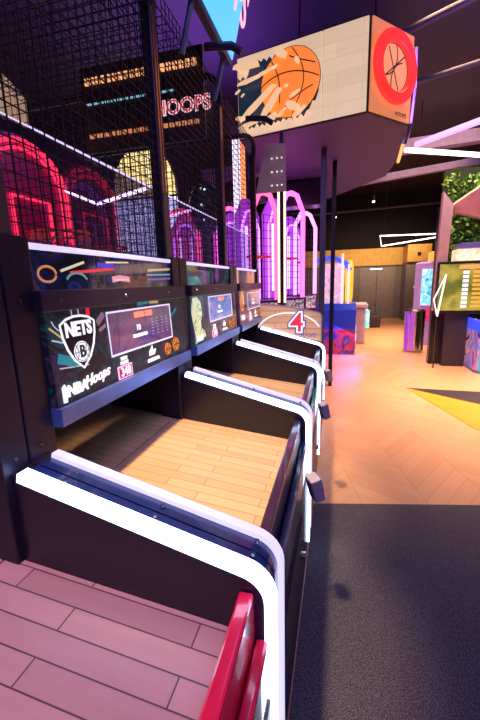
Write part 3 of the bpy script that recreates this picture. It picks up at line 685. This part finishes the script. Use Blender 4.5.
for (x, y, ln, wd, an) in ((.12, .60, .26, .050, -8), (.14, .47, .22, .030, 5), (.22, .255, .42, .045, 33), (.35, .22, .30, .05, 48), (.30, .50, .20, .022, 12), (.45, .62, .13, .05, -40), (.40, .52, .05, .02, 30), (.56, .16, .14, .05, -30), (.58, .26, .10, .022, 20),
                          (.36, .10, .12, .05, 25), (.05, .16, .10, .03, -12), (.13, .09, .20, .03, 8), (.03, .40, .06, .018, 25), (.62, .10, .14, .03, 30), (.46, .13, .10, .02, 40), (.50, .34, .04, .02, 0), (.60, .52, .06, .03, -60), (.08, .36, .04, .014, 30)):
    x *= 1.06; ln *= 1.12; wd *= 1.45
    a = math.radians(an); ux, uy = math.cos(a), math.sin(a)
    q = [(-.5*ln, -.2*wd), (-.1*ln, -.5*wd), (.5*ln, -.25*wd), (.42*ln, .4*wd), (-.2*ln, .5*wd), (-.46*ln, .25*wd)]
    bm = NB(); poly_ext(bm, [(x+p*ux-s*uy, y+p*uy+s*ux, .085) for p, s in q], (0, 0, .006))
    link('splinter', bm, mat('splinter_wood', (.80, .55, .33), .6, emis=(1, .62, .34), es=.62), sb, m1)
# red ring
RM = m2 @ Matrix.Translation((L2*.50, H*.54, .02))
bm = NB()
for rad, th in ((.215, .030), (.262, .030), (.24, .03)):
    tube(bm, [(rad*math.cos(a), rad*math.sin(a), .03) for a in [2*math.pi*i/36 for i in range(36)]], th, 8, True)
link('neon_ring', bm, glow('red_ring_glow', (1, .035, .03), .8), sb, RM, smooth=True)
bm = NB(); flat_poly(bm, ell(0, 0, .20, .20, 32), .012); link('ring_disc', bm, glow('peach_disc', (1, .36, .17), .65), sb, RM)
bm = NB()
r_ = .19
ribbon(bm, ell(0, 0, r_, r_, 32), .010, .002, .013, True)
ribbon(bm, [(-.8*r_, -.55*r_), (.75*r_, .65*r_)], .010, .002, .013)
ribbon(bm, ell(-.75*r_, .55*r_, .95*r_, .95*r_, 12, -1.35, .55, True), .010, .002, .0135)
ribbon(bm, ell(.75*r_, -.6*r_, .95*r_, .95*r_, 12, 1.75, 3.7, True), .010, .002, .0135)
ribbon(bm, [(-.45*r_, .8*r_), (.35*r_, -.85*r_)], .010, .002, .014)
link('ring_ball_lines', bm, mat('ball_line_brown', (.10, .02, .015), .5), sb, RM)
text('sign_text', 'HOOPS', .05, m2 @ Matrix.Translation((L2*.74, .055, .021)), mat('ball_line_brown', (0, 0, 0)), sb)
bm = NB(); tube(bm, [(-.62, .22, H), (-.60, .22, 4.38-2.86)], .008, 6); tube(bm, [(0.1, 1.0, H), (0.1, 1.0, 4.38-2.86)], .012, 6); link('hanging_cable', bm, black, sb)
bm = NB(); tube(bm, [(.42, .46, .66), (.455, .62, .40), (.45, .72, .12), (.42, .80, -.04)], .035, 8); link('side_trim', bm, chrome, sb)
bm = NB(); tube(bm, [(.42, .82, -.04), (.44, 1.3, -.08)], .018, 6); link('edge_light', bm, glow('amber_edge', (1, .45, .15), 1.0), sb)

# posts holding the sign, behind the last game
for (x, y, z1, r, m, lab) in ((-.075, 4.55, 2.855, .032, mat('slate_post', (.10, .10, .17), .4, .4), 'slate square post under the hanging sign, just past the numeral 4 guard'),
                          (.035, 5.05, 2.855, .026, mat('black_post', (.02, .016, .03), .4, .3), 'thin black post under the sign beside the slate one')):
    bm = NB(); bx(bm, x-r, x+r, y-r, y+r, 0, z1, .004); tag(link('support_post', bm, m), lab, 'post')
# hanging speaker boxes under the sign
bm = NB(); bx(bm, -.95, -.10, 5.7, 6.0, 2.50, 2.84, .01); tag(link('speaker_box', bm, black), 'black box hanging under the wooden sign beside the bronze plate', 'speaker')

# tall post with led lines and bronze plate at the end of the row
lp = empty('light_post', (-.44, 3.80, 0), 'dark post with two warm led lines and a riveted bronze plate', 'post')
bm = NB(); bx(bm, -.018, .018, -.02, .02, 0, 2.80, .003); link('post', bm, black, lp)
bm = NB()
for s in (-1, 1): bx(bm, s*.030-.010, s*.030+.010, -.018, -.004, 1.22, 2.30)
link('light_strip', bm, glow('warm_post_led', (1, .66, .40), 1.7), lp)
bm = NB(); poly_ext(bm, [(-.25, -.03, 2.28), (.05, -.03, 2.28), (.035, -.03, 2.70), (-.15, -.03, 2.72)], (0, .01, 0)); bp = link('bracket_plate', bm, mat('bronze_plate_warm', (.60, .46, .38), .45, .2), lp)
for z in (2.34, 2.46, 2.58):
    for x in (-.09, -.04, .005):
        bm = NB(); bmesh.ops.create_uvsphere(bm, u_segments=8, v_segments=6, radius=.008, matrix=Matrix.Translation((x, -.033, z)))
        link('rivet', bm, glow('rivet_shine', (1, .85, .7), .8), bp)

# led column seen through the mesh
lc = empty('light_column', (-1.17, 5.0, 0), 'tall light column half white and half orange seen through the mesh', 'light')
bm = NB(); bx(bm, -.10, .09, .03, .10, 0, 3.4); link('column', bm, black, lc)
bm = NB(); bx(bm, -.085, .005, -.005, .03, 1.3, 3.25, .004); link('white_strip', bm, glow('column_white', (.85, .75, 1), 1.5), lc)
bm = NB(); bx(bm, .012, .075, -.005, .03, 1.3, 3.25, .004); link('orange_strip', bm, glow('column_orange', (1, .30, .12), 1.7), lc)

# ------------------------------------------------------------------ pink arch games behind the row
def arch_game(x, y, ang, w, top, neon, inner, label):
    R = empty('arch_game', (x, y, 0), label, 'arcade game', 'neon arch games', math.radians(ang))
    h = top; hw = w/2
    def pth(hw, h, y=0, z0=1.2): return [(-hw, y, z0), (-hw, y, h-.22), (-hw*.45, y, h-.02), (-hw*.1, y, h), (hw*.1, y, h), (hw*.45, y, h-.02), (hw, y, h-.22), (hw, y, z0)]
    bm = NB(); bx(bm, -hw-.03, hw+.03, -.05, .38, 0, 1.2, .01); link('cabinet', bm, mat('violet_cabinet', (.12, .03, .20), .4), R)
    bm = NB(); pts = pth(hw, h, .35); poly_ext(bm, pts, (0, .03, 0)); link('backboard', bm, inner, R)
    bm = NB(); tube(bm, pth(hw, h), .033, 8); link('neon_arch', bm, neon, R, smooth=True)
    bm = NB(); tube(bm, pth(hw*.72, h-.16, .30), .018, 8); link('neon_arch', bm, glow('violet_neon', (.62, .22, 1), 2.0), R, smooth=True)
    bm = NB()
    for sx in (-.35, .35): bx(bm, sx*hw-.012, sx*hw+.012, .28, .32, 1.3, h-.35)
    link('neon_bars', bm, glow('lilac_neon_bar', (.70, .45, 1), 2.2), R)
    bm = NB(); wire_grid(bm, frame((0, .02, 0), (1, 0, 0), (0, 0, 1)), -hw, hw, 1.22, h-.25, .09, .003); link('front_mesh', bm, cage_m, R)
    bm = NB(); tube(bm, [(.17*math.cos(a), .12+.13*math.sin(a), 1.75) for a in [2*math.pi*i/16 for i in range(16)]], .012, 6, True); link('hoop', bm, mat('hoop_red', (.8, .08, .05), .4), R)
    bm = NB(); bx(bm, -hw*.8, hw*.8, -.07, -.05, .95, 1.17, .006); pn = link('front_graphic', bm, blotch_mat('zebra_print', [(.02, .01, .03), (.9, .8, 1), (.02, .01, .03), (.8, .7, 1), (.02, .01, .03)], 7, .4), R)
    return R
pnk = glow('magenta_neon', (1, .10, .62), 2.6); pnk2 = glow('orchid_neon', (.85, .22, 1), 2.4); rdn = glow('rose_neon', (1, .08, .22), 2.4); vio = glow('deep_violet_neon', (.42, .16, 1), 2.0)
ib1 = mat('violet_inner_glow', (.20, .04, .35), .25, emis=(.42, .05, .75), es=.65); ib2 = mat('rose_inner_glow', (.3, .04, .2), .25, emis=(.75, .08, .5), es=.6)  # purple glow inside the arches is put into emissive back panels
arch_game(-2.18, 5.35, 12, .50, 2.50, rdn, ib2, 'rose neon arch game behind the mesh, leftmost of the neon row')
arch_game(-1.55, 5.75, 12, .44, 2.55, pnk, ib1, 'magenta neon arch game left of the white and orange light column')
arch_game(-.79, 4.72, 50, .38, 2.50, rdn, ib1, 'rose neon arch game just left of the riveted post')
arch_game(-.53, 5.35, 52, .44, 2.60, pnk, ib1, 'tall magenta neon arch game just right of the riveted post')
arch_game(-.46, 6.7, 56, .55, 2.56, pnk2, ib1, 'smaller orchid neon arch game nearest the slate post')

# bright prize screens seen through the left mesh
pg = empty('prize_game', (-3.30, 6.4, 0), 'prize game with a yellow and icy white glowing front seen through the mesh', 'arcade game')
bm = NB(); bx(bm, -.67, .67, .02, .7, 0, 3.95, .02); link('cabinet', bm, mat('prize_cabinet', (.03, .02, .06), .4), pg)
bm = NB(); bx(bm, -.62, .62, -.02, .02, 1.3, 2.95); link('lower_screen', bm, blotch_mat('icy_print', [(.15, .2, .4), (.55, .70, 1), (.95, .95, 1), (.4, .5, .9)], 5, 2.0), pg)
bm = NB(); poly_ext(bm, [(.62*math.cos(a), -.02, 3.0+.85*math.sin(a)) for a in [math.pi*i/14 for i in range(15)]], (0, .04, 0)); link('arched_header', bm, blotch_mat('gold_print', [(.35, .2, .04), (.85, .62, .22), (.8, .75, .5)], 5, 1.4), pg)

# dark dome with tiny lights
bm = NB(); bmesh.ops.create_uvsphere(bm, u_segments=28, v_segments=16, radius=.20); bmesh.ops.scale(bm, vec=(1, 1, 1.5), verts=bm.verts)
dm = empty('dome_game', (-1.62, 4.35, 0), 'dark teal dome machine with tiny white lights behind the mesh', 'arcade game')
link('dome', bm, mat('teal_dome', (.03, .07, .12), .2), dm, Matrix.Translation((.2, 0, 2.30)), smooth=True)
bm = NB(); bx(bm, .0, .4, -.2, .2, 0, 1.3, .03); bx(bm, .17, .23, -.03, .03, 1.28, 2.1); link('base', bm, mat('dome_base', (.03, .02, .06), .4), dm)
bm = NB()
for (dx, dz) in ((.18, 2.55), (.22, 2.54), (.18, 2.38), (.20, 2.22)): bmesh.ops.create_uvsphere(bm, u_segments=8, v_segments=6, radius=.012, matrix=Matrix.Translation((dx+.05, -.22, dz-.08)))
link('lights', bm, glow('tiny_white', (.9, .95, 1), 2.5), dm)

# ------------------------------------------------------------------ ceiling lights
def bar_light(a, b, r, m, label, name='linear_light'):
    bm = NB(); tube(bm, [a, b], r, 4); o = tag(link(name, bm, m), label, 'light'); return o
bar_light((.88, 5.4, 3.0), (2.4, 6.25, 3.0), .032, glow('pinkish_led', (1, .82, .88), 3.0), 'long white linear light hanging right of the sign box')
bar_light((.97, 5.25, 3.0), (1.9, 4.3, 3.0), .035, glow('violet_led', (.62, .45, 1), .85), 'dim violet linear light angled up from the white one')
tl = empty('triangle_light', (1.02, 9.5, 2.25), 'warm white triangular light loop hanging before the back wall', 'light')
bm = NB(); tube(bm, [(0, 0, .16), (1.5, .3, .16), (1.5, .3, .12), (.03, -.1, -.08)], .017, 4, True); link('tube', bm, led_far, tl)
for cx, cy in ((.1, 0), (1.4, .28)):
    bm = NB(); tube(bm, [(cx, cy, .16), (cx, cy, 2.13)], .006, 5); link('cable', bm, black, tl)
# linear lights behind the camera, mirrored in the clear side pane
tv = empty('angled_light', (-3.6, -1.87, 2.71), 'white angled linear light above the games behind the viewer, mirrored in the clear pane', 'light')
for a, b in (((-1.74, 0, .75), (0, 0, 0)), ((.04, 0, .01), (.87, 0, .16))):
    bm = NB(); tube(bm, [a, b], .028, 4); link('tube', bm, glow('bright_linear_led', (1, .86, .92), 8.0), tv)
bm = NB(); tube(bm, [(-1.6, 0, .7), (-1.6, 0, 1.67)], .006, 5); link('cable', bm, black, tv)
bm = NB(); tube(bm, [(.8, 0, .15), (.8, 0, 1.67)], .006, 5); link('cable', bm, black, tv)
for (x, y, z, r, lab) in ((1.42, 7.6, 3.62, .045, 'bright round spotlight on the dark ceiling right of the posts'), (.85, 9.6, 3.20, .03, 'small spotlight above the triangular light loop'), (-.0, 9.5, 2.90, .03, 'tiny spotlight between the two posts')):
    s = empty('spotlight', (x, y, z), lab, 'light', 'ceiling spotlights')
    bm = NB(); tube(bm, [(0, 0, .02), (0, 0, 4.38-z)], .008, 5); tube(bm, [(0, 0, .0), (0, 0, .12)], r*1.3, 10); link('housing', bm, black, s)
    bm = NB(); bmesh.ops.create_uvsphere(bm, u_segments=12, v_segments=8, radius=r); link('lens', bm, glow('spot_lens', (1, .85, .7), 6.0), s)

# ------------------------------------------------------------------ right side: kiosk, plants, cabinets
pl = empty('pillar', (1.66, 6.6, 0), 'slanting pale pink pillar board beside the leafy wall', 'pillar')
bm = NB(); poly_ext(bm, [(-.06, -.05, .9), (.07, -.05, .9), (.11, -.05, 2.50), (-.04, -.05, 2.70)], (0, .12, 0)); link('board', bm, mat('pink_beige_board', (.62, .40, .42), .5), pl)
bm = NB(); bx(bm, -.05, .10, .075, .2, 0, 2.5); link('core', bm, black, pl)
def leaf_cloud(name, x0, x1, y0, y1, z0, z1, n, size, cols, label):
    bm = NB(); rr = random.Random(11)
    for i in range(n):
        c = Vector((rr.uniform(x0, x1), rr.uniform(y0, y1), rr.uniform(z0, z1))); s = size*rr.uniform(.6, 1.3)
        M = Matrix.Translation(c) @ Matrix.Rotation(rr.uniform(0, 6.3), 4, 'Z') @ Matrix.Rotation(rr.uniform(-1.2, 1.2), 4, 'X') @ Matrix.Rotation(rr.uniform(0, 6.3), 4, 'Y')
        vs = [bm.verts.new(M @ Vector(p)) for p in ((0, 0, -s), (s*.45, s*.12, -.1*s), (0, 0, s), (-s*.45, s*.12, -.1*s))]
        bm.faces.new((vs[0], vs[1], vs[2])).material_index = i % len(cols); bm.faces.new((vs[0], vs[2], vs[3])).material_index = i % len(cols)
    return bm
gw = empty('green_wall', (2.75, 7.35, 0), 'dense green leafy wall behind the menu kiosk', 'plant')
bm = NB(); bx(bm, -.95, 1.4, .02, .12, 0, 3.2); link('backing', bm, mat('dark_backing', (.01, .02, .01), .8), gw)
lcol = [mat('leaf_green', (.10, .28, .03), .5), mat('leaf_dark', (.03, .12, .02), .5), mat('leaf_lime', (.25, .42, .05), .5)]
lf = link('leaves', leaf_cloud('leaves', -.95, 1.4, -.12, .02, .8, 3.1, 3600, .055, lcol, ''), lcol, gw); lf['kind'] = 'stuff'
area('plant_light', (2.1, 6.3, 3.4), (2.3, 7.1, 2.0), .4, 18, (1.0, .85, .5), .4)
bm = NB(); poly_ext(bm, [(1.78, 6.55, 2.50), (2.6, 6.0, 3.05), (4.0, 6.0, 3.05), (4.0, 6.2, 2.05), (2.35, 6.55, 2.22), (1.80, 6.60, 2.40)], (0, .25, .03))
tag(link('canopy', bm, mat('peach_canopy', (.75, .42, .38), .5)), 'peach faceted canopy jutting in above the leafy wall', 'canopy')
mk = empty('menu_kiosk', (2.2, 6.45, 0), 'kiosk with a wide black framed screen listing orange lines on green', 'kiosk')
bm = NB(); bx(bm, -.60, 1.1, 0, .06, .86, 1.66, .01); sc = link('screen', bm, black, mk)
bm = NB(); bx(bm, -.57, 1.07, -.004, 0, .91, 1.62); link('display', bm, blotch_mat('green_display', [(.03, .06, .02), (.10, .12, .02), (.26, .25, .05), (.05, .08, .03)], 2.2, .9, .15, .3), sc)
bm = NB()
for i in range(9): bx(bm, -.10, .42, -.008, -.004, 1.48-.065*i, 1.51-.065*i)
link('menu_lines', bm, glow('orange_lines', (1, .32, .06), 1.0), sc)
bm = NB()
for i in range(9): bx(bm, -.24, -.16, -.008, -.004, 1.47-.065*i, 1.515-.065*i)
link('menu_prices', bm, glow('white_lines', (.85, .9, .95), .9), sc)
bm = NB(); bx(bm, -.30, .05, -.008, -.004, 1.545, 1.60); link('menu_title', bm, glow('title_orange', (1, .35, .12), .8), sc)
bm = NB(); bx(bm, -.42, -.09, .07, .62, 0, .88, .01); link('counter', bm, mat('counter_dark', (.035, .025, .05), .4), mk)
bm = NB(); bx(bm, -.35, 1.1, .02, .3, 1.665, 1.84, .01); lb = link('light_box', bm, blotch_mat('light_box_print', [(.1, .3, .5), (.9, .85, .7), (.9, .5, .2), (.7, .8, 1)], 6, .8), mk)
bm = NB(); bx(bm, -.30, 1.1, 0, .32, 1.85, 1.93, .01); link('top_bar', bm, glow('violet_bar', (.18, .12, .4), .35), mk)
fr = empty('triangular_frame', (1.60, 6.35, .85), 'thin white triangular frame leaning beside the kiosk screen', 'frame')
bm = NB(); tube(bm, [(-.045, 0, .24), (.10, 0, .62), (.02, 0, -.02)], .014, 4, True); link('tube', bm, glow('white_frame', (1, .9, .85), 1.1), fr)
bm = NB(); tube(bm, [(.02, 0, -.02), (.02, 0, -.85)], .012, 4); link('stand', bm, black, fr)
cg = empty('coin_game', (2.13, 6.05, 0), 'low coin game wrapped in blue, violet and pink cartoonless artwork below the screen'.replace(' cartoonless', ''), 'arcade game')
cart = blotch_mat('cabinet_art', [(.02, .02, .25), (.12, .05, .40), (.55, .20, .35), (.05, .15, .55), (.65, .30, .20), (.05, .01, .12)], 2.6, .5, .2, 1.0)
bm = NB(); bx(bm, 0, 1.2, 0, .95, .03, .62, .02); link('body', bm, cart, cg)
bm = NB(); bx(bm, .03, 1.2, -.012, 0, .03, .25, .004); link('lower_panel', bm, glow('cyan_panel', (.05, .45, .60), .6), cg)
bm = NB(); bx(bm, .0, .06, 0, .95, .62, .78, .01); link('edge_rail', bm, glow('blue_edge', (.05, .08, .9), .8), cg)
bm = NB()
rr = random.Random(5)
for i in range(40): bmesh.ops.create_uvsphere(bm, u_segments=10, v_segments=6, radius=.05, matrix=Matrix.Translation((rr.uniform(.15, 1.1), rr.uniform(.1, .85), .65+rr.uniform(0, .08))))
link('prizes', bm, mat('yellow_prizes', (.9, .55, .1), .4, emis=(.9, .5, .1), es=.3), cg)['kind'] = 'stuff'

bn = empty('waste_bin', (1.58, 7.85, 0), 'metal bin with violet and silver stripes standing on the wood floor', 'bin')
bm = NB(); bmesh.ops.create_cone(bm, cap_ends=True, segments=28, radius1=.185, radius2=.185, depth=.78, matrix=Matrix.Translation((0, 0, .41))); link('body', bm, chrome, bn, smooth=False)
for a, c, nme in ((200, (.35, .05, .9), 'violet'), (235, (.5, .12, .9), 'purple'), (310, (.02, .01, .03), 'black')):
    bm = NB(); a0 = math.radians(a)
    poly_ext(bm, [(.188*math.cos(a0+t), .188*math.sin(a0+t), .03) for t in (0, .15, .3, .45)]+[(.175*math.cos(a0+t), .175*math.sin(a0+t), .03) for t in (.45, .3, .15, 0)], (0, 0, .76)); link('stripe', bm, mat(nme+'_stripe', c, .25, .4, emis=c, es=.35 if nme != 'black' else 0), bn)
bm = NB(); bmesh.ops.create_cone(bm, cap_ends=True, segments=28, radius1=.19, radius2=.15, depth=.04, matrix=Matrix.Translation((0, 0, .82))); link('lid', bm, black, bn)
vg = empty('toy_vending_machine', (2.05, 8.6, 0), 'tall lilac and cyan vending machine behind the bin', 'arcade game')
bm = NB(); bx(bm, -.28, .22, 0, .6, 0, 1.75, .03); link('body', bm, mat('lilac_body', (.42, .28, .65), .4, emis=(.4, .2, .7), es=.25), vg)
bm = NB(); bx(bm, -.25, .0, -.02, 0, .85, 1.6, .01); link('window', bm, blotch_mat('cyan_window', [(.02, .2, .5), (.2, .7, .9), (.9, .9, 1)], 7, .8), vg)
bm = NB(); bx(bm, -.26, .05, -.03, 0, .5, .8, .01); link('door', bm, blotch_mat('red_blue_door', [(.02, .05, .5), (.8, .05, .1), (.1, .02, .2)], 7, .5), vg)
bm = NB(); bx(bm, -.1, .2, -.02, .3, 1.76, 1.95, .02); link('topper', bm, glow('yellow_topper', (.9, .5, .1), .6), vg)

# ------------------------------------------------------------------ left back: wheel game and ticket machine
wg = empty('wheel_game', (.20, 7.6, 0), 'blue wheel game with a yellow ring glowing beyond the posts', 'arcade game')
bm = NB(); poly_ext(bm, [(-.5, -.3, .0), (-.5, .5, .0), (-.5, .5, .50), (-.5, -.3, .50)], (.75, 0, 0)); link('lower_body', bm, blotch_mat('night_art', [(.01, .01, .04), (.02, .02, .20), (.25, .02, .03), (.01, .01, .04), (.15, .08, .3)], 3, .5, .2, .8), wg)
bm = NB(); poly_ext(bm, [(-.5, -.3, .50), (-.5, .5, .50), (-.5, .5, .98), (-.5, -.2, .98), (-.5, -.3, .86)], (.75, 0, 0)); link('body', bm, mat('royal_blue_body', (.02, .07, .65), .3, emis=(.01, .05, .8), es=.10), wg)
bm = NB(); poly_ext(bm, [(.255, -.28, .1), (.255, .3, .1), (.255, .3, .72), (.255, -.28, .62)], (.01, 0, 0)); link('side_art', bm, blotch_mat('side_art_print', [(.03, .05, .5), (.9, .85, 1), (.7, .1, .1), (.1, .1, .8)], 4, .6), wg)
bm = NB(); tube(bm, [(.12+.0, .45+.34*math.cos(a), 1.38+.38*math.sin(a)) for a in [2*math.pi*i/28 for i in range(28)]], .075, 8, True); link('wheel_ring', bm, glow('yellow_ring', (1, .55, .04), .75), wg, smooth=True)
bm = NB(); tube(bm, [(.10, .45, 1.38), (.14, .45, 1.38)], .28, 24); link('wheel_disc', bm, glow('amber_disc', (.95, .35, .05), .5), wg)
bm = NB(); bx(bm, -.45, .02, -.05, .3, .98, 1.75, .02); link('cabinet_head', bm, blotch_mat('head_print', [(.85, .8, .9), (.8, .5, .6), (.3, .3, .9)], 5, .55), wg)
bm = NB()
for x, z1 in ((-.02, 1.92), (.10, 1.72)): tube(bm, [(x, -.1, .98), (x, -.1, z1)], .022, 8)
link('light_tube', bm, glow('peach_tube', (1, .45, .35), 1.5), wg)
bm = NB(); tube(bm, [(-.5, -.06, 1.80), (-.2, -.06, 1.86), (.05, -.06, 1.74), (.12, -.06, 1.60)], .05, 8); link('top_arch', bm, glow('blue_arch', (.05, .12, .95), .7), wg)
l = bpy.data.lights.new('floor_glow', 'AREA'); l.energy = 7; l.color = (.75, .12, 1); l.size = .5
o = bpy.data.objects.new('floor_glow', l); COL.objects.link(o); o.location = (.12, -.55, .45); o.parent = wg
o.rotation_euler = (0, math.radians(25), 0)
tk = empty('ticket_machine', (.60, 8.75, 0), 'pale lilac ticket machine with a teal lit side near the back wall', 'arcade game')
bm = NB(); bx(bm, -.34, .12, -.1, .5, 0, .80, .04); link('body', bm, mat('pale_lilac_body', (.60, .45, .62), .4), tk)
bm = NB(); bx(bm, -.38, .16, -.14, .5, .80, .90, .03); link('top', bm, mat('pale_lilac_body', (.5, .5, .6)), tk)
bm = NB(); bx(bm, .12, .20, -.1, .4, .35, .75, .02); link('side_light', bm, blotch_mat('teal_light', [(.0, .25, .25), (.2, .9, .75), (.9, 1, 1)], 9, .8), tk)
bm = NB(); bx(bm, .75, 1.35, 11.6, 12.6, 0, .35, .04); tag(link('low_bench', bm, mat('dark_bench', (.06, .04, .06), .5)), 'dark low bench in front of the grey back wall', 'bench')
